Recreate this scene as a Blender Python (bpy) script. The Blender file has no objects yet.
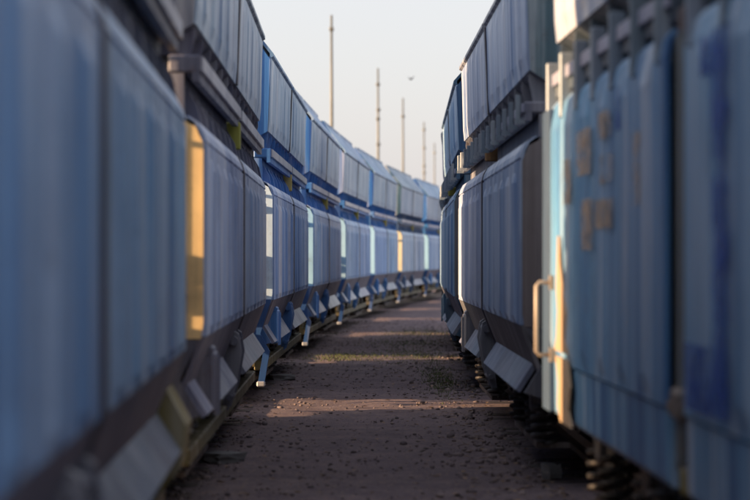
import bpy, bmesh, math, random
import numpy as np
from mathutils import Vector, Matrix
random.seed(7); rng = np.random.default_rng(11)
sc = bpy.context.scene
COL = sc.collection
R = math.radians

# ------------------------------------------------------------------ camera
HC = 1.584; FPX = 2307.0
cam = bpy.data.cameras.new('camera'); cam_o = bpy.data.objects.new('camera', cam); COL.objects.link(cam_o)
cam_o.location = (0, 0, HC); cam_o.rotation_euler = (R(90) + 7.2 / FPX, 0, 0)
cam.sensor_width = 36; cam.lens = FPX / 750 * 36; cam.clip_start = .1; cam.clip_end = 6000
cam.dof.use_dof = True; cam.dof.focus_distance = 25.5; cam.dof.aperture_fstop = 1.95; cam.dof.aperture_blades = 9
sc.camera = cam_o

# ------------------------------------------------------------------ sky and sun
SUN_EL = 11.0; SUN_FWD = 14.0            # light travels to the right and SUN_FWD degrees away from the camera
w = bpy.data.worlds.new('World'); sc.world = w; w.use_nodes = True
nt = w.node_tree; nt.nodes.clear()
wo = nt.nodes.new('ShaderNodeOutputWorld'); bg = nt.nodes.new('ShaderNodeBackground'); sky = nt.nodes.new('ShaderNodeTexSky')
sky.sky_type = 'NISHITA'; sky.sun_disc = False; sky.sun_elevation = R(SUN_EL)
a = R(SUN_FWD)
trav = Vector((math.cos(a) * math.cos(R(SUN_EL)), math.sin(a) * math.cos(R(SUN_EL)), -math.sin(R(SUN_EL))))
tosun = -trav
sky.sun_rotation = math.atan2(tosun.x, tosun.y)
sky.altitude = 60; sky.air_density = 1.0; sky.dust_density = 3.0; sky.ozone_density = 2.0
veil = nt.nodes.new('ShaderNodeMix'); veil.data_type = 'RGBA'; veil.inputs[0].default_value = .65
veil.inputs[7].default_value = (3.2, 3.0, 3.1, 1)          # thin even high cloud over the whole sky
nt.links.new(sky.outputs[0], veil.inputs[6]); nt.links.new(veil.outputs[2], bg.inputs[0])
bg.inputs[1].default_value = .12; nt.links.new(bg.outputs[0], wo.inputs[0])
sun = bpy.data.lights.new('sun', 'SUN'); sun_o = bpy.data.objects.new('sun', sun); COL.objects.link(sun_o)
sun.energy = 4.6; sun.angle = R(.53); sun.color = (1, .64, .35)
sun_o.rotation_euler = trav.to_track_quat('-Z', 'Y').to_euler(); sun_o.location = (-60, -10, 40)
sc.view_settings.view_transform = 'Standard'; sc.view_settings.look = 'None'; sc.view_settings.gamma = 1
sc.view_settings.exposure = 1.4
sc.cycles.use_denoising = True; sc.cycles.max_bounces = 6

# ------------------------------------------------------------------ materials
def mat(name):
    m = bpy.data.materials.new(name); m.use_nodes = True; n = m.node_tree; n.nodes.clear()
    o = n.nodes.new('ShaderNodeOutputMaterial'); b = n.nodes.new('ShaderNodeBsdfPrincipled')
    n.links.new(b.outputs[0], o.inputs[0]); return m, n, b
def nd(n, t, **k):
    x = n.nodes.new(t)
    for a_, v in k.items(): setattr(x, a_, v)
    return x
def mixc(n, fac, c1, c2, mode='MIX'):
    x = nd(n, 'ShaderNodeMix', data_type='RGBA', blend_type=mode)
    for i, v in ((0, fac), (6, c1), (7, c2)):
        if hasattr(v, 'links'): n.links.new(v, x.inputs[i])
        elif i == 0: x.inputs[0].default_value = v
        else: x.inputs[i].default_value = (*v, 1)
    return x.outputs[2]
def ramp(n, src, p0, p1):
    x = nd(n, 'ShaderNodeMapRange'); x.inputs[1].default_value = p0; x.inputs[2].default_value = p1
    n.links.new(src, x.inputs[0]); return x.outputs[0]
def noise(n, vec, scale, detail=4, rough=.6):
    x = nd(n, 'ShaderNodeTexNoise'); x.inputs['Scale'].default_value = scale; x.inputs['Detail'].default_value = detail; x.inputs['Roughness'].default_value = rough
    n.links.new(vec, x.inputs['Vector']); return x.outputs[0]
def coords(n, scl, rnd=True):
    tc = nd(n, 'ShaderNodeTexCoord'); mp = nd(n, 'ShaderNodeMapping'); mp.inputs['Scale'].default_value = scl
    n.links.new(tc.outputs['Object'], mp.inputs[0])
    if rnd:
        oi = nd(n, 'ShaderNodeObjectInfo'); mu = nd(n, 'ShaderNodeMath', operation='MULTIPLY'); mu.inputs[1].default_value = 57.0
        n.links.new(oi.outputs['Random'], mu.inputs[0]); n.links.new(mu.outputs[0], mp.inputs['Location'])
    return mp.outputs[0]

def paint(name, rough=.5, streak=.55, rust=.5, metallic=0.0):
    """weathered paint; the colour of the paint is the object's own colour"""
    m, n, b = mat(name)
    oi = nd(n, 'ShaderNodeObjectInfo'); c = oi.outputs['Color']
    v_st = coords(n, (5.5, 5.5, .16)); v_fine = coords(n, (30, 30, .7)); v_bl = coords(n, (1, 1, 1))
    st = noise(n, v_st, 1, 5, .62); fine = noise(n, v_fine, 1, 4, .6); bl = noise(n, v_bl, 1.3, 6, .62); sp = noise(n, v_bl, 9, 6, .7)
    dark = mixc(n, 1, c, (.26, .38, .58), 'MULTIPLY'); pale = mixc(n, .55, c, (.74, .75, .78))
    k = mixc(n, ramp(n, st, .5, .64), c, pale); k = mixc(n, ramp(n, st, .5, .36), k, dark)
    x = nd(n, 'ShaderNodeMix', data_type='RGBA'); x.inputs[0].default_value = streak
    n.links.new(c, x.inputs[6]); n.links.new(k, x.inputs[7]); k = x.outputs[2]
    k = mixc(n, ramp(n, fine, .52, .75), k, mixc(n, 1, k, (.72, .73, .76), 'MULTIPLY'))
    k = mixc(n, ramp(n, bl, .5, .75), k, mixc(n, 1, k, (.74, .73, .75), 'MULTIPLY'))
    # rust creeping in blotches and runs
    ru = nd(n, 'ShaderNodeMath', operation='MULTIPLY'); n.links.new(ramp(n, sp, .56, .68), ru.inputs[0]); n.links.new(ramp(n, bl, .46, .66), ru.inputs[1])
    ru2 = nd(n, 'ShaderNodeMath', operation='MULTIPLY'); ru2.inputs[1].default_value = rust; n.links.new(ru.outputs[0], ru2.inputs[0])
    k = mixc(n, ru2.outputs[0], k, (.095, .05, .036))
    n.links.new(k, b.inputs['Base Color'])
    rr = nd(n, 'ShaderNodeMapRange'); rr.inputs[3].default_value = rough - .12; rr.inputs[4].default_value = rough + .2; n.links.new(bl, rr.inputs[0]); n.links.new(rr.outputs[0], b.inputs['Roughness'])
    b.inputs['Metallic'].default_value = metallic
    bp = nd(n, 'ShaderNodeBump'); bp.inputs['Strength'].default_value = .25; bp.inputs['Distance'].default_value = .02
    n.links.new(noise(n, v_bl, 2.2, 3, .5), bp.inputs['Height']); n.links.new(bp.outputs[0], b.inputs['Normal'])
    return m
M_PANEL = paint('weathered_panel_paint', .42, .95, .4)
M_END = paint('end_wall_paint', .5, .25, .3)
M_FRAME = paint('frame_paint', .5, .35, .7)
M_CHUTE = paint('worn_steel_paint', .38, .4, .4, .15)
M_STEEL = paint('dirty_running_gear', .6, .3, .9, .2)
def rail_mat():
    m, n, b = mat('rail_steel'); v = coords(n, (1, 1, 1), False)
    n.links.new(mixc(n, noise(n, v, 14, 5), (.05, .032, .025), (.13, .085, .06)), b.inputs['Base Color']); b.inputs['Metallic'].default_value = .4; b.inputs['Roughness'].default_value = .55; return m
M_RAIL = rail_mat()
def wood_mat():
    m, n, b = mat('tarred_sleeper_wood'); v = coords(n, (12, 2, 12))
    n.links.new(mixc(n, noise(n, v, 2, 6), (.025, .02, .018), (.09, .07, .058)), b.inputs['Base Color']); b.inputs['Roughness'].default_value = .85; return m
M_WOOD = wood_mat()
def ground_mat():
    m, n, b = mat('cinder_dirt'); v = coords(n, (1, 1, 1), False)
    big = noise(n, v, .35, 5, .6); mid = noise(n, v, 2.3, 6, .65); fin = noise(n, v, 26, 8, .72); gr = noise(n, v, 90, 3, .6)
    c = mixc(n, ramp(n, big, .35, .65), (.135, .106, .124), (.20, .158, .178))
    c = mixc(n, ramp(n, mid, .42, .7), c, (.255, .20, .205))
    c = mixc(n, ramp(n, fin, .5, .72), c, (.065, .052, .06))
    c = mixc(n, ramp(n, gr, .62, .74), c, (.32, .27, .26))
    vo = nd(n, 'ShaderNodeTexVoronoi'); vo.inputs['Scale'].default_value = 42; n.links.new(v, vo.inputs['Vector'])
    sepc = nd(n, 'ShaderNodeSeparateColor'); n.links.new(vo.outputs['Color'], sepc.inputs[0])
    c = mixc(n, ramp(n, sepc.outputs[0], .86, .95), c, (.27, .2, .17))
    n.links.new(c, b.inputs['Base Color']); b.inputs['Roughness'].default_value = .95; b.inputs['Specular IOR Level'].default_value = .2
    bp = nd(n, 'ShaderNodeBump'); bp.inputs['Strength'].default_value = .9; bp.inputs['Distance'].default_value = .03
    n.links.new(fin, bp.inputs['Height']); n.links.new(bp.outputs[0], b.inputs['Normal']); return m
M_GROUND = ground_mat()
def stone_mat(name, c1, c2, sc_=6):
    m, n, b = mat(name); v = coords(n, (1, 1, 1), False)
    g = nd(n, 'ShaderNodeNewGeometry')
    c = mixc(n, g.outputs['Random Per Island'], c1, c2); c = mixc(n, noise(n, v, 60, 4), mixc(n, 1, c, (.6, .6, .6), 'MULTIPLY'), c)
    n.links.new(c, b.inputs['Base Color']); b.inputs['Roughness'].default_value = .85; return m
M_STONE = stone_mat('gravel', (.11, .088, .1), (.26, .205, .2))
M_LEAF = stone_mat('dry_leaves', (.10, .055, .03), (.36, .24, .15))
M_GRASS = stone_mat('weeds', (.06, .09, .03), (.13, .16, .06))
M_CONC = stone_mat('pale_concrete', (.15, .15, .16), (.2, .2, .2))
def patch_mat():
    m, n, b = mat('ragged_colour_patch'); oi = nd(n, 'ShaderNodeObjectInfo'); n.links.new(oi.outputs['Color'], b.inputs['Base Color'])
    b.inputs['Roughness'].default_value = .55
    v = coords(n, (3, 3, 2.0)); n.links.new(ramp(n, noise(n, v, 3.0, 6, .7), .39, .75), b.inputs['Alpha']); return m
M_PATCH = patch_mat()
def mast_mat():
    m, n, b = mat('mast_metal'); v = coords(n, (2, 2, 1))
    n.links.new(mixc(n, noise(n, v, 1.5, 4), (.12, .13, .12), (.24, .24, .22)), b.inputs['Base Color']); b.inputs['Metallic'].default_value = .3; b.inputs['Roughness'].default_value = .6; return m
M_MAST = mast_mat()
def bird_mat():
    m, n, b = mat('dark_feathers'); v = coords(n, (1, 1, 1)); n.links.new(mixc(n, noise(n, v, 20), (.03, .03, .035), (.09, .09, .09)), b.inputs['Base Color']); b.inputs['Roughness'].default_value = .8; return m
M_BIRD = bird_mat()

# ------------------------------------------------------------------ mesh helpers
class MB:
    def __init__(s): s.v = []; s.f = []; s.sm = []
    def add(s, vs, fs, smooth=False):
        o = len(s.v); s.v += [tuple(p) for p in vs]; s.f += [tuple(i + o for i in f) for f in fs]; s.sm += [smooth] * len(fs); return s
    def box(s, x0, x1, y0, y1, z0, z1, bev=0.0):
        if bev <= 0:
            vs = [(x, y, z) for z in (z0, z1) for y in (y0, y1) for x in (x0, x1)]
            return s.add(vs, [(0, 2, 3, 1), (4, 5, 7, 6), (0, 1, 5, 4), (2, 6, 7, 3), (0, 4, 6, 2), (1, 3, 7, 5)])
        bm = bmesh.new(); bmesh.ops.create_cube(bm, size=1)
        for q in bm.verts: q.co = Vector(((x0 + x1) / 2 + q.co.x * (x1 - x0), (y0 + y1) / 2 + q.co.y * (y1 - y0), (z0 + z1) / 2 + q.co.z * (z1 - z0)))
        bmesh.ops.bevel(bm, geom=bm.edges[:], offset=bev, segments=1, affect='EDGES', profile=.5)
        bm.verts.index_update(); s.add([q.co[:] for q in bm.verts], [[q.index for q in f.verts] for f in bm.faces]); bm.free(); return s
    def prism_x(s, poly, x0, x1):
        """poly: (y, z) outline, extruded along x"""
        n = len(poly); vs = [(x0, y, z) for y, z in poly] + [(x1, y, z) for y, z in poly]
        return s.add(vs, [tuple(range(n)), tuple(range(2 * n - 1, n - 1, -1))] + [(i, i + n, (i + 1) % n + n, (i + 1) % n) for i in range(n)])
    def tube(s, pts, r, n=8, smooth=True):
        pts = [Vector(p) for p in pts]; vs = []; fs = []
        for i, p in enumerate(pts):
            d = (pts[min(i + 1, len(pts) - 1)] - pts[max(i - 1, 0)]).normalized()
            u = d.orthogonal().normalized() if i == 0 else (u - d * u.dot(d)).normalized()
            q = d.cross(u); rr = r[i] if isinstance(r, (list, tuple)) else r
            vs += [p + (u * math.cos(t) + q * math.sin(t)) * rr for t in [2 * math.pi * k / n for k in range(n)]]
        for i in range(len(pts) - 1):
            fs += [(i * n + k, i * n + (k + 1) % n, (i + 1) * n + (k + 1) % n, (i + 1) * n + k) for k in range(n)]
        s.add(vs, fs, smooth)
        o = len(s.v) - len(vs)
        s.f += [tuple(o + k for k in range(n - 1, -1, -1)), tuple(o + (len(pts) - 1) * n + k for k in range(n))]; s.sm += [False, False]
        return s
    def lathe_y(s, prof, cx, cz, n=20, smooth=True):
        """prof: (y, r) along the y axis"""
        vs = []; fs = []
        for y, r in prof: vs += [(cx + r * math.cos(2 * math.pi * k / n), y, cz + r * math.sin(2 * math.pi * k / n)) for k in range(n)]
        for i in range(len(prof) - 1): fs += [(i * n + k, (i + 1) * n + k, (i + 1) * n + (k + 1) % n, i * n + (k + 1) % n) for k in range(n)]
        fs += [tuple(range(n)), tuple((len(prof) - 1) * n + k for k in range(n - 1, -1, -1))]
        return s.add(vs, fs, False)
    def mesh(s, name, m):
        me = bpy.data.meshes.new(name); me.from_pydata(s.v, [], s.f)
        me.polygons.foreach_set('use_smooth', s.sm)
        bm = bmesh.new(); bm.from_mesh(me); bmesh.ops.recalc_face_normals(bm, faces=bm.faces[:]); bm.to_mesh(me); bm.free()
        me.materials.append(m); me.update(); return me
def link(name, me, parent=None, loc=None, color=None, rz=None):
    o = bpy.data.objects.new(name, me); COL.objects.link(o)
    if parent: o.parent = parent
    if loc: o.location = loc
    if rz is not None: o.rotation_euler.z = rz
    if color: o.color = (*color, 1)
    return o
def tag(o, label=None, cat=None, group=None, kind=None):
    for k, v in (('label', label), ('category', cat), ('group', group), ('kind', kind)):
        if v: o[k] = v
    return o
def empty(name, loc, rz): 
    o = link(name, None, None, loc, None, rz); o.empty_display_size = .5; return o

def loft(mb, prof, xs, bump=None, skirt=.05):
    """a sheet over columns xs and profile rows (o, z); o is the distance outward on the path side (y = -o);
    bump(x, z) pushes it outward; a skirt turns the edges inward so that the sheet has thickness"""
    g = []
    for x in xs: g.append([(x, -(o + (bump(x, z) if bump else 0)), z) for o, z in prof])
    g = [[(x, y + skirt, z) for x, y, z in [(xs[0], -o, z) for o, z in prof]]] + g + [[(xs[-1], -o + skirt, z) for o, z in prof]]
    n = len(prof); m = len(g)
    vs = [p for c in g for p in c]
    fs = [(i * n + j, (i + 1) * n + j, (i + 1) * n + j + 1, i * n + j + 1) for i in range(m - 1) for j in range(n - 1)]
    o = len(vs)
    for j in (0, n - 1):                       # top and bottom returns
        b0 = len(vs); vs += [(c[j][0], -prof[j][0] + skirt, c[j][2]) for c in g]
        fs += [(i * n + j, (i + 1) * n + j, b0 + i + 1, b0 + i) for i in range(m - 1)]
    mb.add(vs, fs); return mb
def ribbed(x0, x1, n, wid=.55, edge=.16):
    """columns and bump function of n pressed vertical ribs between x0 and x1"""
    L = (x1 - x0 - 2 * edge) / n; xs = [x0]; tops = []
    for i in range(n):
        a0 = x0 + edge + L * (i + .5 - wid / 2); a1 = x0 + edge + L * (i + .5 + wid / 2); sl = .055
        xs += [a0, a0 + sl, a1 - sl, a1]; tops.append((a0 + sl - 1e-4, a1 - sl + 1e-4))
    xs.append(x1)
    def f(x): return 1.0 if any(t0 <= x <= t1 for t0, t1 in tops) else 0.0
    return xs, f

# ------------------------------------------------------------------ wagon meshes
HB = 4.784; GAP = 1.924
def flip(me, name):               # the same piece on the other long side
    m2 = me.copy(); m2.name = name; m2.transform(Matrix.Scale(-1, 4, (0, 1, 0))); m2.flip_normals(); return m2

def wagon_meshes(typ):
    A = typ == 'A'; C = typ == 'C'
    P = 3.73 if A else 3.61; T = 4.38 if A else 4.2
    U = 2.94 if A else 2.85
    L0, L1 = (2.655, 2.76) if A else ((2.56, 2.64) if typ == 'B' else (2.57, 2.66))
    D = {}
    mid = .1 if not C else .25
    # inner body: the hopper behind the panels
    half = [(1.05, .6), (1.24, .78), (1.24, 1.1), (1.22, 2.3), (1.12, 2.46), (1.1, 2.7), (1.37, 2.95), (1.37, P - .03), (.98, T - .06)]
    poly = [(-o, z) for o, z in half] + [(o, z) for o, z in reversed(half)]
    D['inner_body'] = MB().prism_x(poly, -HB + .06, HB - .06).mesh('inner_body', M_STEEL)
    up = []; low = []; rim = []; waist = []; ledge = []; slope = []; strip = []; rec = []
    for b in (0, 1):
        x0, x1 = (-HB, -mid) if b == 0 else (mid, HB)
        xs, fb = ribbed(x0, x1, 5, .30, .2)
        prof = [(1.44, U), (1.445, U + .05), (1.452, U + .12), (1.465, P - .14), (1.47, P - .05), (1.47, P)]
        mb = loft(MB(), prof, xs, lambda x, z: fb(x) * (.012 if U + .1 < z < P - .1 else 0), .025)
        up.append(mb.mesh('upper_panel', M_PANEL))
        mb = loft(MB(), [(1.465, P + .002), (1.495, P + .02), (1.495, P + .05), (1.04, T - .03), (1.04, T + .03), (.99, T + .03)], [x0, (x0 + x1) / 2, x1], None, .04)
        rim.append(mb.mesh('top_rim', M_PANEL))
        waist.append(loft(MB(), [(1.115, L1 + .003), (1.43, U - .003)], [x0 + .02, x1 - .02], None, .03).mesh('waist_plate', M_FRAME))
        # ledge beam: a channel with a lip
        mb = MB().box(x0, x1, -1.47, -1.28, L0, L1, .012)
        mb.box(x0, x1, -1.46, -1.42, L0 - .05, L0 + .01)
        ledge.append(mb.mesh('ledge_beam', M_FRAME))
        strip.append(MB().box(x0 + .02, x1 - .02, -1.484, -1.4705, L0 + .012, L1 - .012).mesh('ledge_strip', M_CHUTE))
        rec.append(MB().prism_x([(-1.2, 2.3), (-1.37, 2.3), (-1.37, L0 - .003), (-1.2, L0 - .003)], x0 + .01, x1 - .01).mesh('recess_plate', M_FRAME))
        xs, fb = ribbed(x0, x1, 6, .46, .14)
        if not C:
            prof = [(1.27, 2.36), (1.33, 2.402), (1.40, 2.405), (1.455, 2.37), (1.487, 2.31), (1.5, 2.262), (1.49, 2.256), (1.49, 2.244), (1.5, 2.238), (1.5, 2.17), (1.5, 2.1), (1.5, 1.24), (1.5, 1.18), (1.5, 1.125)]
            mb = loft(MB(), prof, xs, lambda x, z: fb(x) * (.02 if 1.16 < z < 2.15 else 0), .025)
            slope.append(loft(MB(), [(1.495, 1.12), (1.40, .87), (1.37, .80)], [x0, x1], None, .03).mesh('slope_plate', M_FRAME))
        else:
            prof = [(1.33, 2.46), (1.40, 2.495), (1.455, 2.49), (1.487, 2.45), (1.5, 2.38), (1.5, 2.30), (1.5, 1.10), (1.5, 1.015), (1.5, .995)]
            mb = loft(MB(), prof, xs, lambda x, z: fb(x) * (.016 if 1.05 < z < 2.32 else 0), .025)
            slope.append(loft(MB(), [(1.49, .983), (1.485, .70), (1.46, .67)], [x0, (x0 + x1) / 2, x1], None, .05).mesh('lower_skirt', M_PANEL))
        low.append(mb.mesh('lower_flap', M_PANEL))
    D['up'], D['low'], D['rim'], D['waist'], D['ledge'], D['slope'], D['strip'], D['rec'] = up, low, rim, waist, ledge, slope, strip, rec
    D['gusset'] = MB().prism_x([(-1.425, U - .012), (-1.12, L1 + .012), (-1.40, L1 + .004), (-1.43, U - .06)], -.012, .012).mesh('gusset', M_FRAME)
    mb = MB().prism_x([(-1.25, 2.64), (-1.34, 2.64), (-1.44, 2.47), (-1.46, 2.37), (-1.40, 2.36), (-1.36, 2.45), (-1.25, 2.50)], -.03, .03); mb.tube([(-.07, -1.33, 2.445), (.07, -1.33, 2.445)], .022, 6)
    D['hinge'] = mb.mesh('hinge_arm', M_FRAME)
    if C: D['pin'] = MB().box(-.028, .028, -1.515, -1.44, 2.36, 2.72, .006).mesh('hinge_pin', M_CHUTE)
    else: D['pin'] = MB().box(-.02, .02, -1.52, -1.486, 2.51, 2.69, .005).box(-.028, .028, -1.525, -1.45, 2.495, 2.525).mesh('hinge_pin', M_CHUTE)
    # chute lip: a slanting plate that throws the load clear of the rail
    def chute(x0, x1): return MB().prism_x([(-1.365, .885), (-1.505, .665), (-1.475, .645), (-1.34, .855)], x0, x1).mesh('chute_plate', M_CHUTE)
    D['chute'] = [chute(x0, x1) for x0, x1 in ((-4.7, -4.12), (-3.32, -2.2), (-2.19, -1.05), (.28, 1.62), (1.63, 2.98), (2.99, 4.1), (4.11, 4.42))]
    mb = MB().box(-3.86, -3.5, -1.5, -1.26, .62, 1.0, .02); mb.tube([(-3.86, -1.46, 1.0), (-3.5, -1.46, 1.0)], .03, 6); mb.box(-3.8, -3.74, -1.515, -1.49, .60, .96); mb.box(-3.62, -3.56, -1.515, -1.49, .60, .96)
    D['box'] = mb.mesh('actuator_box', M_FRAME)
    mb = MB().prism_x([(-1.40, 1.06), (-1.49, 1.0), (-1.515, .86), (-1.47, .60), (-1.41, .42), (-1.36, .42), (-1.40, .7), (-1.36, .98)], -.62, -.54)
    mb.prism_x([(-1.40, 1.06), (-1.49, 1.0), (-1.515, .86), (-1.47, .60), (-1.41, .42), (-1.36, .42), (-1.40, .7), (-1.36, .98)], -.2, -.12)
    mb.tube([(-.7, -1.455, .95), (-.04, -1.455, .95)], .035, 8); mb.tube([(-.7, -1.42, .52), (-.04, -1.42, .52)], .025, 8)
    D['lever'] = mb.mesh('release_lever', M_FRAME)
    D['bracket'] = MB().box(-.05, .05, -1.475, -1.25, 2.43, 2.645 if A else 2.55, .01).mesh('seam_bracket', M_FRAME)
    D['seam'] = MB().prism_x([(-1.2, .86), (-1.405, .86), (-1.508, 1.125), (-1.508, 2.25), (-1.49, 2.32), (-1.45, 2.385), (-1.36, 2.412), (-1.2, 2.412)], -.08, .08).mesh('seam_post', M_FRAME) if not C else MB().box(-.245, .245, -1.455, -1.22, .75, 2.46).box(-.06, .06, -1.475, -1.45, .8, 2.45).mesh('seam_post', M_FRAME)
    D['useam'] = MB().prism_x([(-1.3, U), (-1.452 if not C else -1.427, U), (-1.482 if not C else -1.455, P), (-1.3, P)], -.08 if not C else -.24, .08 if not C else .24).mesh('upper_seam_post', M_FRAME)
    D['sill'] = MB().box(-HB + .1, HB - .1, -1.40, -1.28, .36, .46, .01).box(-HB + .1, HB - .1, -1.3, -1.26, .40, .7).mesh('lower_sill', M_STEEL)
    # end walls (at +x; the other end is turned round)
    e = HB
    lw = [(1.47, 1.11), (1.485, 1.2), (1.485, 2.24), (1.44, 2.34), (1.36, 2.385), (1.13, 2.385)]
    if C: lw = [(1.46, .70), (1.485, 1.0), (1.485, 2.38), (1.44, 2.46), (1.36, 2.48), (1.13, 2.48)]
    poly = [(-o, z) for o, z in lw] + [(o, z) for o, z in reversed(lw)]
    ap = [(1.25, .62), (1.33, .62), (1.47, .665), (1.345, .87), (1.465, 1.105)]
    D['apron'] = MB().prism_x([(-o, z) for o, z in ap] + [(o, z) for o, z in reversed(ap)], e - .04, e + .01).mesh('end_apron', M_FRAME)
    D['end_low'] = MB().prism_x(poly, e - .04, e + .012).mesh('end_wall', M_END)
    uw = [(1.12, L1 + .01), (1.43, U), (1.462, P - .02), (1.0, T)]
    poly = [(-o, z) for o, z in uw] + [(o, z) for o, z in reversed(uw)]
    D['end_up'] = MB().prism_x(poly, e - .045, e + .008).mesh('upper_end_wall', M_PANEL)
    mb = MB()
    for y in (-.98, -.35, .35, .98): mb.box(e + .013, e + .075, y - .035, y + .035, 1.0, 2.38)
    D['end_rib'] = mb.mesh('end_stiffener', M_FRAME)
    D['end_bar'] = MB().box(e + .013, e + .06, -1.40, 1.40, 2.085, 2.135).mesh('end_bar', M_FRAME)
    mb = MB().box(e - .3, e + .09, -1.30, 1.30, .92, 1.20, .015).box(e - .2, e + .05, -1.2, 1.2, 1.21, 1.26)
    D['headstock'] = mb.mesh('headstock', M_FRAME)
    # leg at the corner: follows the slope, kicks out over the chute, ends in a foot
    pts = [(-1.475, 1.13), (-1.355, .76), (-1.455, .57), (-1.40, .24)]
    inn = [(y + .07, z) for y, z in pts]
    mb = MB()
    for i in range(3): mb.prism_x([pts[i], pts[i + 1], inn[i + 1], inn[i]], e - .05 - .002 * i, e + .03 + .002 * i)
    D['leg'] = mb.mesh('corner_leg', M_FRAME)
    D['foot'] = MB().box(e - .06, e + .045, -1.405, -1.315, .19, .25, .012).mesh('leg_foot', M_CHUTE)
    # buffers
    mb = MB()
    def tx(mb, x0, x1, y, z, r0, r1, n=16): mb.tube([(x0, y, z), (x1, y, z)], [r0, r1], n)
    for nm in ('l', 'r'):
        y = -.875 if nm == 'l' else .875
        m1 = MB(); m1.box(e + .09, e + .12, y - .2, y + .2, .97, 1.25 - .02); tx(m1, e + .12, e + .5, y, 1.1, .115, .105); tx(m1, e + .5, e + .9, y, 1.1, .085, .085)
        D['buf_' + nm] = m1.mesh('buffer', M_STEEL)
        m2 = MB(); tx(m2, e + .9, e + .935, y, 1.1, .20, .23, 20); tx(m2, e + .935, e + .955, y, 1.1, .23, .215, 20)
        D['bufh_' + nm] = m2.mesh('buffer_head', M_STEEL)
    m3 = MB().box(e + .09, e + .35, -.06, .06, 1.03, 1.15, .02); m3.tube([(e + .3, 0, 1.09), (e + .42, 0, 1.16), (e + .5, 0, 1.1), (e + .46, 0, 1.0), (e + .36, 0, .98)], .035, 8)
    m3.tube([(e + .46, -.05, 1.03), (e + .8, -.06, .86), (e + .95, -.06, .9)], .025, 6); m3.tube([(e + .46, .05, 1.03), (e + .8, .06, .86), (e + .95, .06, .9)], .025, 6)
    D['coupling'] = m3.mesh('coupling', M_STEEL)
    m3 = MB().tube([(e + .09, .3, .98), (e + .25, .3, .94), (e + .4, .3, .7), (e + .55, .28, .52), (e + .75, .2, .55), (e + .9, .12, .72)], .028, 8)
    D['hose'] = m3.mesh('brake_hose', M_STEEL)
    # end fittings
    m3 = MB().box(e + .013, e + .13, -1.36, -1.18, 1.47, 1.61, .01).box(e + .013, e + .07, -1.33, -1.2, 1.28, 1.37, .01).prism_x([(-1.40, 1.36), (-1.30, 1.44), (-1.22, 1.40), (-1.30, 1.33)], e + .013, e + .06)
    D['fit'] = m3.mesh('end_fitting', M_FRAME)
    m3 = MB().tube([(e, -1.30, 2.26), (e + .10, -1.30, 2.27), (e + .14, -1.31, 2.2), (e + .14, -1.33, 1.5), (e + .12, -1.33, 1.46), (e, -1.33, 1.45)], .02, 8)
    D['grab'] = m3.mesh('grab_rail', M_CHUTE)
    m3 = MB()
    for y in (.5, .9): m3.tube([(e + .12, y, .5), (e + .12, y, 4.0), (e, y, 4.05)], .018, 6)
    for k in range(11): m3.tube([(e + .12, .5, .6 + k * .32), (e + .12, .9, .6 + k * .32)], .014, 6)
    D['ladder'] = m3.mesh('end_ladder', M_FRAME)
    # running gear
    D['sole'] = MB().box(-HB + .1, HB - .1, -.22, .22, .78, 1.1).box(-HB + .1, HB - .1, -1.0, -.9, .84, 1.06).box(-HB + .1, HB - .1, .9, 1.0, .84, 1.06).mesh('underframe', M_STEEL)
    D['hopper_block'] = MB().prism_x([(-1.0, .8), (-.62, .28), (.62, .28), (1.0, .8)], -1.35, -.1).mesh('hopper_blocker', M_STEEL)  # unseen hopper bottoms, added to block low sun under the wagon
    D['hopper_block2'] = MB().prism_x([(-1.0, .8), (-.62, .28), (.62, .28), (1.0, .8)], .1, 1.35).mesh('hopper_blocker', M_STEEL)
    D['tank_block'] = MB().tube([(-.8, -1.08, .5), (-.7, -1.08, .5), (.7, -1.08, .5), (.8, -1.08, .5)], [.08, .16, .16, .08], 14).mesh('tank_blocker', M_STEEL)  # tank added beside the hopper bottoms, also to stop low sun
    # bogie at origin
    mb = MB()
    for s_ in (-1, 1):
        y = s_ * 1.1; y0, y1 = min(y - .05, y + .05), max(y - .05, y + .05)
        pl = [(-1.2, .66), (-1.2, .78), (-.9, .84), (-.45, .62), (.45, .62), (.9, .84), (1.2, .78), (1.2, .66), (.85, .6), (.45, .42), (-.45, .42), (-.85, .6)]
        n = len(pl); vs = [(x, y0, z) for x, z in pl] + [(x, y1, z) for x, z in pl]
        mb.add(vs, [tuple(range(n)), tuple(range(2 * n - 1, n - 1, -1))] + [(i, i + n, (i + 1) % n + n, (i + 1) % n) for i in range(n)])
    mb.box(-.2, .2, -1.05, 1.05, .45, .8)
    for s_ in (-1, 1): mb.box(-1.15, 1.15, s_ * 1.2 - .12, s_ * 1.2 + .12, .22, .26)
    D['bframe'] = mb.mesh('bogie_frame', M_STEEL)
    mb = MB().lathe_y([(-.825, .42), (-.83, .45), (-.70, .46), (-.69, .49), (-.665, .49), (-.665, .40), (-.70, .38), (-.71, .16), (-.66, .13), (.66, .08)], 0, .61, 28)
    D['wheel'] = mb.mesh('wheel', M_STEEL)
    mb = MB().lathe_y([(.825, .42), (.83, .45), (.70, .46), (.69, .49), (.665, .49), (.665, .40), (.70, .38), (.71, .16), (.66, .13), (.60, .08)], 0, .61, 28)
    D['wheel2'] = mb.mesh('wheel', M_STEEL)
    mb = MB().box(-.16, .16, -1.30, -1.06, .42, .73, .03); mb.lathe_y([(-1.35, .085), (-1.34, .12), (-1.25, .125)], 0, .58, 14)
    D['abox'] = mb.mesh('axle_box', M_STEEL)
    mb = MB(); pts = []
    for k in range(41): t = k / 40 * 4.5 * 2 * math.pi; pts.append((.085 * math.cos(t), -1.27 + .085 * math.sin(t), .26 + .30 * k / 40))
    mb.tube(pts, .018, 6)
    D['spring'] = mb.mesh('coil_spring', M_STEEL)
    return D
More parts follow.
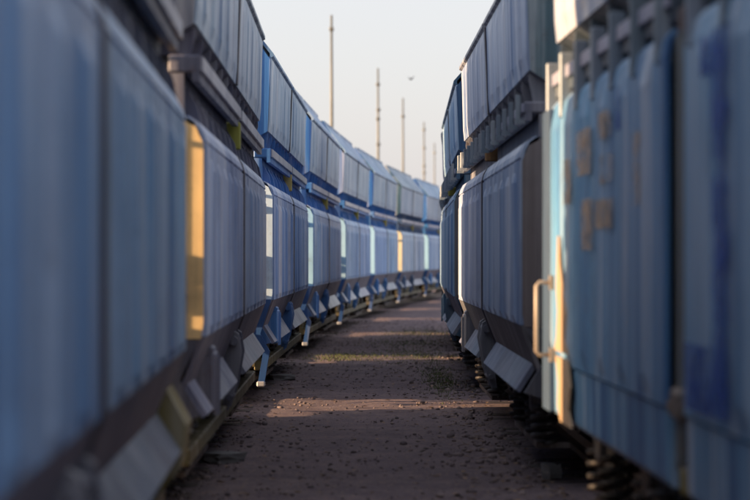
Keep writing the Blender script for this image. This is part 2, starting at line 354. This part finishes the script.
MESH = {t: wagon_meshes(t) for t in 'ABC'}
for t in MESH:
    for k in ('up', 'low', 'rim', 'waist', 'ledge', 'slope'): MESH[t][k + '_back'] = [flip(m_, m_.name) for m_ in MESH[t][k]]
    MESH[t]['abox_back'] = flip(MESH[t]['abox'], 'axle_box')

DARK = (.045, .045, .055); GREY = (.30, .31, .34); RUSTY = (.07, .05, .045)
def wagon(loc, rz, typ, label, group, body, frame, ends, endup, ledge=(.40, .42, .50), chute=(.20, .23, .31), slope=None, leg=None, upper=None, bracket=(.42, .36, .06), left=True, endpaint=None):
    D = MESH[typ]; upper = upper or ((.34, .48, .62) if typ == 'A' else None); slope = slope or (.15, .145, .19); upper = upper or body; leg = leg or (.02, .085, .27)
    t = empty('hopper_wagon', loc, rz); tag(t, label, 'hopper wagon', group)
    def var(c, s=.07): 
        k = 1 + random.uniform(-s, s); return tuple(min(1, max(0, q * k * (1 + random.uniform(-s, s) * .4))) for q in c)
    def pt(nm, key, col, par=t, loc=None, rz=None): return link(nm, D[key] if isinstance(key, str) else key, par, loc, col, rz)
    pt('inner_body', 'inner_body', (.05, .05, .06))
    for suf in ('', '_back'):
        for b in (0, 1):
            pt('upper_panel', D['up' + suf][b], var(upper)); pt('top_rim', D['rim' + suf][b], var(tuple(.5 * q + .5 * r_ for q, r_ in zip(frame, (.32, .50, .60))) if typ == 'A' else frame))
            f = pt('lower_flap', D['low' + suf][b], var(body))
            pt('waist_plate', D['waist' + suf][b], var(frame)); lb = pt('ledge_beam', D['ledge' + suf][b], var(frame))
            if not suf: pt('ledge_strip', D['strip'][b], var(ledge), par=lb); pt('recess_plate', D['rec'][b], var(frame))
            pt('lower_skirt' if typ == 'C' else 'slope_plate', D['slope' + suf][b], var(body if typ == 'C' else slope))
    xs = []
    for b in (0, 1):
        x0, x1 = (-HB, -.1) if b == 0 else (.1, HB)
        if typ == 'C': x0, x1 = (-HB, -.25) if b == 0 else (.25, HB)
        for i in range(7): xs.append(x0 + .14 + (x1 - x0 - .28) * i / 6)
    for x in xs:
        pt('gusset', 'gusset', var(frame), loc=(x, 0, 0))
        if typ == 'A': pt('hinge_arm', 'hinge', var(frame), loc=(x + .02, 0, 0))
        else: pt('hinge_pin', 'pin', var((.2, .25, .3)), loc=(x, 0, 0))
    pt('seam_post', 'seam', (.03, .025, .045) if typ != 'C' else (.11, .13, .13)); pt('upper_seam_post', 'useam', (.035, .03, .05))
    pt('seam_bracket', 'bracket', bracket)
    if typ != 'C':
        for i, m_ in enumerate(D['chute']): pt('chute_plate', m_, var(chute, .12))
        pt('actuator_box', 'box', frame); pt('release_lever', 'lever', tuple(c * .8 for c in frame))
        
        if typ == 'A': pt('lower_sill', 'sill', (.12, .10, .045))
    pt('underframe', 'sole', RUSTY); pt('hopper_blocker', 'hopper_block', RUSTY); pt('hopper_blocker', 'hopper_block2', RUSTY); pt('tank_blocker', 'tank_block', (.05, .05, .06))
    for e_ in (0, 1):
        r_ = math.pi * e_          # end 1 faces the start of the wagon
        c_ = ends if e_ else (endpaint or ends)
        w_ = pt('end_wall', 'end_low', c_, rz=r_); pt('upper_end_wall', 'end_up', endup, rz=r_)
        if typ != 'C': pt('end_apron', 'apron', tuple(q * .6 for q in frame), rz=r_)
        pt('end_stiffener', 'end_rib', tuple(q * .8 for q in c_), par=w_); 
        if int(loc[1]) % 2: pt('end_bar', 'end_bar', tuple(q * .8 for q in c_), par=w_)
        pt('headstock', 'headstock', DARK, rz=r_)
        for nm in 'lr':
            bf = pt('buffer', 'buf_' + nm, RUSTY, rz=r_); pt('buffer_head', 'bufh_' + nm, (.06, .05, .045), par=bf)
        pt('coupling', 'coupling', RUSTY, rz=r_); pt('brake_hose', 'hose', (.015, .015, .017), rz=r_)
        pt('end_ladder', 'ladder', frame, rz=r_)
    if typ != 'C':
        if typ == 'A' and leg != 'none':               # one bent leg on the path side, at the end towards the camera
            lg = pt('corner_leg', 'leg_m', leg); pt('leg_foot', 'foot_m', (.36, .38, .42), par=lg)
    for xb in (-2.75, 2.75):
        bo = pt('bogie', 'bframe', RUSTY, loc=(xb, 0, 0))
        for xw in (-.9, .9):
            pt('wheel', 'wheel', (.05, .04, .036), par=bo, loc=(xw, 0, 0)); pt('wheel', 'wheel2', (.05, .04, .036), par=bo, loc=(xw, 0, 0))
            pt('axle_box', 'abox', (.06, .05, .045), par=bo, loc=(xw, 0, 0)); pt('axle_box', 'abox_back', (.06, .05, .045), par=bo, loc=(xw, 0, 0))
            for dx in (-.24, .24): pt('coil_spring', 'spring', (.025, .022, .022), par=bo, loc=(xw + dx, 0, 0))
    return t
def flipx(me, name):
    m2 = me.copy(); m2.name = name; m2.transform(Matrix.Scale(-1, 4, (1, 0, 0))); m2.flip_normals(); return m2
for t in MESH:
    for k in ('leg', 'foot', 'fit', 'grab'): MESH[t][k + '_m'] = flipx(MESH[t][k], MESH[t][k].name)

# ------------------------------------------------------------------ the two curved tracks
TH0, K = -.0438, .0018; DL, DR, SL, SR = .5475, 1.4534, -9.5333, 4.0114; PITCH = 2 * HB + GAP
RC = 1 / K; CEN = (math.cos(TH0) * RC, -math.sin(TH0) * RC)
def arc(s, d):
    th = TH0 + s * K; r = RC - d
    return Vector((CEN[0] - r * math.cos(th), CEN[1] + r * math.sin(th), 0)), th
DLC, DRC = -DL - 1.5, DR + 1.5
def wagon_pose(side, n):
    dc = DLC if side == 'L' else DRC; s0 = SL if side == 'L' else SR
    kk = RC / (RC - dc); m = s0 + PITCH * n + HB
    q1, _ = arc((m - 3.8) * kk, dc); q2, _ = arc((m + 3.8) * kk, dc)
    u = (q2 - q1).normalized(); c = (q1 + q2) / 2
    return c, math.atan2(u.y, u.x)

# ------------------------------------------------------------------ ground
def ground():
    xs = sorted(set([-3000, -800, -200, -60, -25] + list(np.arange(-12, 30.01, .5)) + [45, 100, 300, 900, 3000])); ys = sorted(set([-3000, -400, -60, -10] + list(np.arange(0, 140.01, .5)) + [180, 260, 500, 1200, 4000]))
    rr = np.random.default_rng(3); vs = []
    for y in ys:
        for x in xs: vs.append((x, y, rr.uniform(-.018, .012) if (-12 < x < 30 and 0 < y < 140) else 0))
    nx = len(xs); fs = [(j * nx + i, j * nx + i + 1, (j + 1) * nx + i + 1, (j + 1) * nx + i) for j in range(len(ys) - 1) for i in range(nx - 1)]
    mb = MB(); mb.add(vs, fs, True); return mb.mesh('ground', M_GROUND)
tag(link('ground', ground()), kind='structure')

def sweep(prof, dc, off, s0, s1, step=1.0):
    n = int((s1 - s0) / step) + 1; vs = []; fs = []; m = len(prof)
    for i in range(n):
        p, th = arc(s0 + step * i, dc + off)
        rt = Vector((math.cos(th), -math.sin(th), 0))
        vs += [p + rt * a_ + Vector((0, 0, z)) for a_, z in prof]
    for i in range(n - 1): fs += [(i * m + k, (i + 1) * m + k, (i + 1) * m + (k + 1) % m, i * m + (k + 1) % m) for k in range(m)]
    return MB().add(vs, fs)
RP = [(-.07, -.01), (.07, -.01), (.07, .045), (.012, .06), (.012, .12), (.035, .13), (.035, .15), (-.035, .15), (-.035, .13), (-.012, .12), (-.012, .06), (-.07, .045)]
slp = MB().box(-1.3, 1.3, -.13, .13, -.09, .002, .012).mesh('sleeper', M_WOOD)
for dc, (s0, s1), nm in ((DLC, (-8, 104), 'left'), (DRC, (-2, 66), 'right')):
    tr = link('railway_track', None); tag(tr, kind='structure')
    for g_ in (-.755, .755): link('rail', sweep(RP, dc, g_, s0, s1).mesh('rail', M_RAIL), tr)
    s = s0
    while s < s1:
        p, th = arc(s, dc); o = link('sleeper', slp, tr, (p.x, p.y, random.uniform(-.01, .004)), None, -th + random.uniform(-.02, .02)); s += .65

# ------------------------------------------------------------------ wagons
gl = 'hopper wagons in the left-hand train'; gr = 'hopper wagons in the right-hand train'
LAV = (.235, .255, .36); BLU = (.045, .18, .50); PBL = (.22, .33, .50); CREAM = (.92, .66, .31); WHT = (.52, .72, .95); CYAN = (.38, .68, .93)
left = [
 (1, dict(body=(0.25, 0.45, 0.7), frame=(.10, .11, .16), ends=GREY, endup=(.1, .12, .16), label='nearest wagon on the left, pale blue-grey ribbed side filling the left edge')),
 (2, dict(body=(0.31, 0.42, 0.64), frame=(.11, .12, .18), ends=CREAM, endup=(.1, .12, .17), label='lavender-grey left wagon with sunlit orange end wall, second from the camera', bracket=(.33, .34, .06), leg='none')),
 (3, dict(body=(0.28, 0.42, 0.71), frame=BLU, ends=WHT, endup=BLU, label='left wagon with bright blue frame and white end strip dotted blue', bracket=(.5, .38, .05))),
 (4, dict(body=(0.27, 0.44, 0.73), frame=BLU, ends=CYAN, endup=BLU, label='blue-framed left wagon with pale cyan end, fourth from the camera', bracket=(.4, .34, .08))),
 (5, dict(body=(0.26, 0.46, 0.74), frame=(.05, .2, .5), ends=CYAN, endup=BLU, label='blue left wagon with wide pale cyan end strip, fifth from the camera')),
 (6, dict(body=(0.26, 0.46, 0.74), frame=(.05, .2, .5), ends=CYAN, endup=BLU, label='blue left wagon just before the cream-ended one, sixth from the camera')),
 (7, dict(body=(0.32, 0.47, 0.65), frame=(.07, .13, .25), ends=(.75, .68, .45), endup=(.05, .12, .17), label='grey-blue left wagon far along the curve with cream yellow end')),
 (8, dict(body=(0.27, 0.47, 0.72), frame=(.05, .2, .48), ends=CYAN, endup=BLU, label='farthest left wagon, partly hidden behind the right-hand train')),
]
for n, k in left:
    c, rz = wagon_pose('L', n)
    t = wagon((c.x, c.y, 0), rz, 'A', group=gl, **k)
    # fittings on the end that faces the camera
    D = MESH['A']; fc = tuple(q * .35 for q in k['ends'])
    if n in (2, 3, 5): link('end_fitting', D['fit_m'], t, None, (.10, .09, .09) if n == 2 else (.05, .12, .3))
    if n in (2, 3): link('grab_rail', D['grab_m'], t, None, (.8, .8, .78))
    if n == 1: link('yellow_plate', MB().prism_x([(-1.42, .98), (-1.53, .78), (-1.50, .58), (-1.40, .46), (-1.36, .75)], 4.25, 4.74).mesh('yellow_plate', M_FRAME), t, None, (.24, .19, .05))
right = [
 (1, 'B', dict(body=(.32, .41, .57), frame=(.17, .18, .22), ends=(.17, .15, .15), endup=(.10, .18, .21), slope=(.10, .10, .115), label='grey-lavender right wagon with hinge pins along its ledge, middle of the right side', bracket=(.3, .16, .06))),
 (2, 'B', dict(body=(.24, .40, .58), frame=(.05, .13, .22), ends=(.09, .1, .12), endup=(.04, .12, .24), label='blue-ended right wagon seen as a narrow sliver beyond the grey one')),
 (3, 'B', dict(body=(0.330, 0.390, 0.510), frame=(.07, .11, .16), ends=(.09, .1, .12), endup=(.04, .12, .2), label='farthest right wagon, mostly hidden where the right-hand train curves away')),
 (0, 'C', dict(body=(.13, .34, .57), upper=(0.405, 0.450, 0.540), frame=(.09, .12, .15), ends=(.08, .09, .1), endup=(.10, .18, .21), label='nearest wagon on the right, teal blue flaps with beige patches', bracket=(.13, .08, .07))),
]
for n, ty, k in right:
    c, rz = wagon_pose('R', n)
    t = wagon((c.x, c.y, 0), rz + math.pi, ty, group=gr, **k)
    if n == 0:
        R0 = t
# extras on the nearest right wagon; wagon x runs towards the camera here
def fl(px, Y=-1.5):                   # pixel column on the flap -> wagon x
    ls = np.arange(-4.78, 4.78, .01); c, rz = wagon_pose('R', 0)
    u = Vector((math.cos(rz), math.sin(rz), 0)); nr = Vector((-u.y, u.x, 0)); p0 = Vector((c.x, c.y, 0)) + nr * 1.5
    q = [375 + FPX * (p0 + u * l).x / (p0 + u * l).y for l in ls]; i = int(np.argmin(np.abs(np.array(q) - px))); return -ls[i], (p0 + u * ls[i]).y
def zz(py, Y): return HC + (257.2 - py) * Y / FPX
for x0, x1, y0, y1 in ((580, 594, 129, 175), (604, 617, 154, 183), (585, 596, 199, 250), (599, 617, 199, 228), (567, 574, 159, 204), (602, 614, 111, 138), (637, 644, 132, 205)):
    a1, Y = fl(x0); a0, Y2 = fl(x1); Y = (Y + Y2) / 2
    mb = MB().box(a0, a1, -1.52, -1.5175, zz(y1, Y), zz(y0, Y)); link('colour_patch', mb.mesh('colour_patch', M_PATCH), R0, None, (.60, .46, .33))  # thin beige plates with noisy alpha laid over the flap
for x0, x1, y0, y1 in ((717, 734, 25, 420), (690, 716, 345, 415), (706, 716, 20, 75), (620, 624, 85, 130)):
    a1, Y = fl(x0); a0, Y2 = fl(x1); Y = (Y + Y2) / 2
    mb = MB().box(a0, a1, -1.5205, -1.518, max(1.03, zz(y1, Y)), min(2.36, zz(y0, Y))); link('colour_patch', mb.mesh('colour_patch', M_PATCH), R0, None, (.015, .10, .46))
link('shade_strip', MB().box(-4.788, -4.44, -1.5235, -1.40, .69, 2.44, .008).mesh('shade_strip', paint('shade_strip_paint', .7, .04, .2)), R0, None, (.035, .075, .14))  # dark blue strip painting the shaded band beside the sun streak
# beige strip that paints a streak of sunlight down the far end of that flap
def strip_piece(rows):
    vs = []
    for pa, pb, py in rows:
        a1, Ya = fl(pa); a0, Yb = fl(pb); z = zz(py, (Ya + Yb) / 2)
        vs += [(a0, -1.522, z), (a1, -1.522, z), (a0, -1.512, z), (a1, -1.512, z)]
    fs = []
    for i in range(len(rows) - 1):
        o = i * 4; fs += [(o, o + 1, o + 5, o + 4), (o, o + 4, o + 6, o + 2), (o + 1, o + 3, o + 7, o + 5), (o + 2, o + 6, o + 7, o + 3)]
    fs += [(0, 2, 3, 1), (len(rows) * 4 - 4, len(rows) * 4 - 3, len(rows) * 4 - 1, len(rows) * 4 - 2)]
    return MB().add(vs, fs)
link('sun_streak', strip_piece([(561, 562, 236), (560.5, 563.5, 266), (560, 566, 290), (561, 570, 312), (560, 568, 338), (558, 571, 352)]).mesh('sun_streak', M_END), R0, None, (.50, .34, .20))
link('sun_streak', strip_piece([(559, 571, 358), (562, 574, 385), (561, 572, 408), (564, 575, 425)]).mesh('sun_streak', M_END), R0, None, (.50, .36, .22))
xh, _ = fl(556.5)
mb = MB().tube([(xh, -1.5, 1.44), (xh, -1.60, 1.44), (xh, -1.615, 1.42), (xh, -1.615, 1.05), (xh, -1.60, 1.03), (xh, -1.5, 1.03)], .012, 8).box(xh - .04, xh + .04, -1.54, -1.5, 1.40, 1.48).box(xh - .04, xh + .04, -1.54, -1.5, .99, 1.07)
link('grab_rail', mb.mesh('grab_rail', M_CHUTE), R0, None, (.36, .30, .24))
mb = MB().box(-.12, .12, -1.5, -1.34, .95, 1.08, .02).tube([(-.2, -1.45, 1.0), (.22, -1.45, 1.0)], .05, 8).box(-.07, .07, -1.46, -1.36, .7, .95, .015)
link('flap_latch', mb.mesh('flap_latch', M_STEEL), R0, None, (.16, .12, .09))
link('seam_cap', MB().box(-.06, .06, -1.47, -1.38, .66, .78, .02).mesh('seam_cap', M_FRAME), R0, None, (.3, .24, .08))

# ------------------------------------------------------------------ gravel, leaves, weeds
ICO = None
def stones(n, xr, yr, smin, smax, name, m, flat=.7):
    bm = bmesh.new(); bmesh.ops.create_icosphere(bm, subdivisions=1, radius=1); bv = np.array([v.co[:] for v in bm.verts]); bf = np.array([[v.index for v in f.verts] for f in bm.faces]); bm.free()
    X = rng.uniform(xr[0], xr[1], n) if not callable(xr) else None
    Y = yr[0] + (yr[1] - yr[0]) * rng.random(n) ** 1.6
    if X is None: X = xr(Y)
    S = smin * (smax / smin) ** (rng.random(n) ** 2.2)
    V = np.repeat(bv[None], n, 0) * (1 + rng.uniform(-.28, .28, (n, len(bv), 1))); V *= (S[:, None, None] * np.stack([rng.uniform(.7, 1.3, n), rng.uniform(.7, 1.3, n), rng.uniform(.4, flat, n)], 1)[:, None, :])
    th = rng.uniform(0, 6.28, n); c, s = np.cos(th), np.sin(th); vx = V[:, :, 0] * c[:, None] - V[:, :, 1] * s[:, None]; vy = V[:, :, 0] * s[:, None] + V[:, :, 1] * c[:, None]
    V[:, :, 0] = vx + X[:, None]; V[:, :, 1] = vy + Y[:, None]; V[:, :, 2] += (S * .12)[:, None]
    F = (bf[None] + (np.arange(n) * len(bv))[:, None, None]).reshape(-1, 3); V = V.reshape(-1, 3)
    me = bpy.data.meshes.new(name); me.vertices.add(len(V)); me.vertices.foreach_set('co', V.ravel()); me.loops.add(F.size); me.loops.foreach_set('vertex_index', F.ravel()); me.polygons.add(len(F)); me.polygons.foreach_set('loop_start', np.arange(0, F.size, 3)); me.polygons.foreach_set('loop_total', np.full(len(F), 3)); me.update(calc_edges=True); me.validate(); me.materials.append(m)
    return me
def wx(d, Y):                          # world X of the line at lateral offset d at distance Y
    s = Y; r = RC - d
    return CEN[0] - np.sqrt(r * r - (Y - CEN[1]) ** 2)
def path_x(Y): return wx(-1.4, Y) + rng.random(len(Y)) * (wx(2.4, Y) - wx(-1.4, Y))
def edge_x(Y):
    left_ = rng.random(len(Y)) < .45
    return np.where(left_, wx(-1.2, Y) + np.abs(rng.normal(0, .35, len(Y))), wx(1.75, Y) - np.abs(rng.normal(0, .4, len(Y))))
tag(link('gravel', stones(9000, path_x, (12, 60), .004, .024, 'gravel', M_STONE)), 'fine dark gravel strewn over the dirt path between the trains', 'gravel', kind='stuff')
tag(link('ballast_rubble', stones(2600, edge_x, (12, 60), .006, .04, 'ballast_rubble', M_STONE, .9)), 'coarser rubble along both edges of the path below the wagons', 'rubble', kind='stuff')
def leaves(n):
    Y = 12 + 45 * rng.random(n) ** 1.5; X = np.where(rng.random(n) < .6, edge_x(Y), path_x(Y)); S = rng.uniform(.012, .04, n); vs = []; fs = []
    for x, y, s in zip(X, Y, S):
        t = rng.uniform(0, 6.28); c_, s_ = math.cos(t), math.sin(t); o = len(vs)
        for a_, b_, z in ((-1, 0, .0), (0, -.5, .35), (1, 0, .5 * rng.random()), (0, .5, .3), ): vs.append((x + s * (a_ * c_ - b_ * s_), y + s * (a_ * s_ + b_ * c_), .008 + s * z * .8))
        fs += [(o, o + 1, o + 2), (o, o + 2, o + 3)]
    return MB().add(vs, fs).mesh('leaf_litter', M_LEAF)
tag(link('leaf_litter', leaves(2600)), 'dry brown leaves scattered along the path edges', 'leaves', kind='stuff')
def grass(n):
    vs = []; fs = []
    cl = [(37, 1.0, .35, 2.4), (42.5, .9, .5, 2.2), (36.5, -.1, .3, 1.5), (48, 1.0, .4, 2.5), (30, 1.35, .12, 3)]
    for _ in range(n):
        y0, d0, sx, sy = cl[int(rng.integers(0, len(cl)))]
        y = rng.normal(y0, sy * .6); x = float(wx(rng.normal(d0, sx), np.array([y]))[0]); h = rng.uniform(.012, .04); t = rng.uniform(0, 6.28); wd = .006
        lx, ly = math.cos(t), math.sin(t); o = len(vs)
        vs += [(x - ly * wd, y + lx * wd, 0), (x + ly * wd, y - lx * wd, 0), (x + lx * h * .6, y + ly * h * .6, h)]; fs.append((o, o + 1, o + 2))
    return MB().add(vs, fs).mesh('weeds', M_GRASS)
tag(link('grass', grass(6000)), 'low green weeds in patches across the middle of the path', 'grass', kind='stuff')
def slab(name, loc, sx, sy, sz, rz, seed, label, cat):
    bm = bmesh.new(); bmesh.ops.create_cube(bm, size=1); bmesh.ops.subdivide_edges(bm, edges=bm.edges[:], cuts=2, use_grid_fill=True); r_ = random.Random(seed)
    for v in bm.verts: v.co = Vector((v.co.x * sx * r_.uniform(.85, 1.1), v.co.y * sy * r_.uniform(.85, 1.1), v.co.z * sz * r_.uniform(.8, 1.1)))
    me = bpy.data.meshes.new(name); bm.to_mesh(me); bm.free(); me.materials.append(M_CONC); o = link(name, me, None, loc, None, rz); tag(o, label, cat); return o
def gp(px, py): Y = FPX * HC / (py - 257.2); return ((px - 375) / FPX * Y, Y)
x, y = gp(281, 380); slab('concrete_fragment', (x, y, .035), .3, .3, .07, .3, 1, 'pale flat concrete fragment at the foot of the left wagons', 'fragment')
x, y = gp(222, 462); slab('concrete_fragment', (x, y, .035), .3, .22, .08, .9, 2, 'grey concrete fragment nearest the camera, under the left train', 'fragment')
x, y = gp(551, 478); slab('concrete_fragment', (x, y, .05), .1, .12, .11, .5, 3, 'small pale stone block beside the nearest right wagon', 'fragment')

# ------------------------------------------------------------------ masts and bird
def mast(px, top_py, i, label, wob=0):
    hgt = 12.0; Y = (hgt - HC) * FPX / (257.2 - top_py); X = (px - 375) / FPX * Y
    t = empty('light_mast', (X, Y, 0), .2 * i); tag(t, label, 'mast', 'slim masts beyond the left-hand train')
    link('pole', MB().tube([(0, 0, 0), (0, 0, 4), (.01, 0, 8), (.0, 0, hgt)], [.11, .09, .07, .05], 10).mesh('pole', M_MAST), t)
    link('base_plate', MB().box(-.3, .3, -.3, .3, 0, .25, .03).mesh('base_plate', M_CONC), t)
    cl = MB().box(-.10, .10, -.1, .1, -.08, .08, .02).mesh('clamp', M_MAST)
    for k in range(1 + wob * 5): link('clamp', cl, t, (.02 * (k % 2), 0, hgt - .6 - k * 1.1 - .3 * ((k * 7 + i) % 3)))
    return t
mast(331.5, 15, 0, 'tallest and nearest mast, a plain pole against the pale sky')
mast(378, 68, 1, 'second mast from the left with knobbly clamps', 1)
mast(403, 98, 2, 'third mast from the left, right below the bird')
mast(424, 122, 3, 'fourth mast from the left, between the two trains', 1)
mast(434.5, 143, 4, 'thin far mast, fifth from the left', 0)
bx, by = (411 - 375) / FPX * 90, 90
mb = MB()
bm = bmesh.new(); bmesh.ops.create_icosphere(bm, subdivisions=2, radius=1)
for v in bm.verts: v.co = Vector((v.co.x * .16, v.co.y * .06, v.co.z * .055))
bm.verts.index_update(); mb.add([v.co[:] for v in bm.verts], [[v.index for v in f.verts] for f in bm.faces], True); bm.free()
mb.add([(.15, 0, .02), (.22, 0, .015), (.15, .025, 0), (.15, -.025, 0)], [(0, 1, 2), (0, 3, 1), (2, 1, 3)]); mb.add([(-.13, 0, 0), (-.27, .05, .01), (-.27, -.05, .01), (-.14, 0, -.02)], [(0, 1, 2), (0, 1, 3), (0, 2, 3)])
bird = link('bird', mb.mesh('bird', M_BIRD), None, (bx, by, zz(79, 90)), None, .9); bird.scale = (.6, .6, .6); tag(bird, 'tiny dark bird flying above the third mast', 'bird')
for s_ in (-1, 1):
    mb = MB().add([(.07, s_ * .03, .02), (-.06, s_ * .03, .02), (-.02, s_ * .2, .14), (.06, s_ * .2, .14), (-.10, s_ * .36, .2), (.0, s_ * .04, .045)], [(0, 1, 2, 3), (3, 2, 4), (0, 5, 3), (5, 1, 2), (5, 2, 3)])
    link('wing', mb.mesh('wing', M_BIRD), bird)
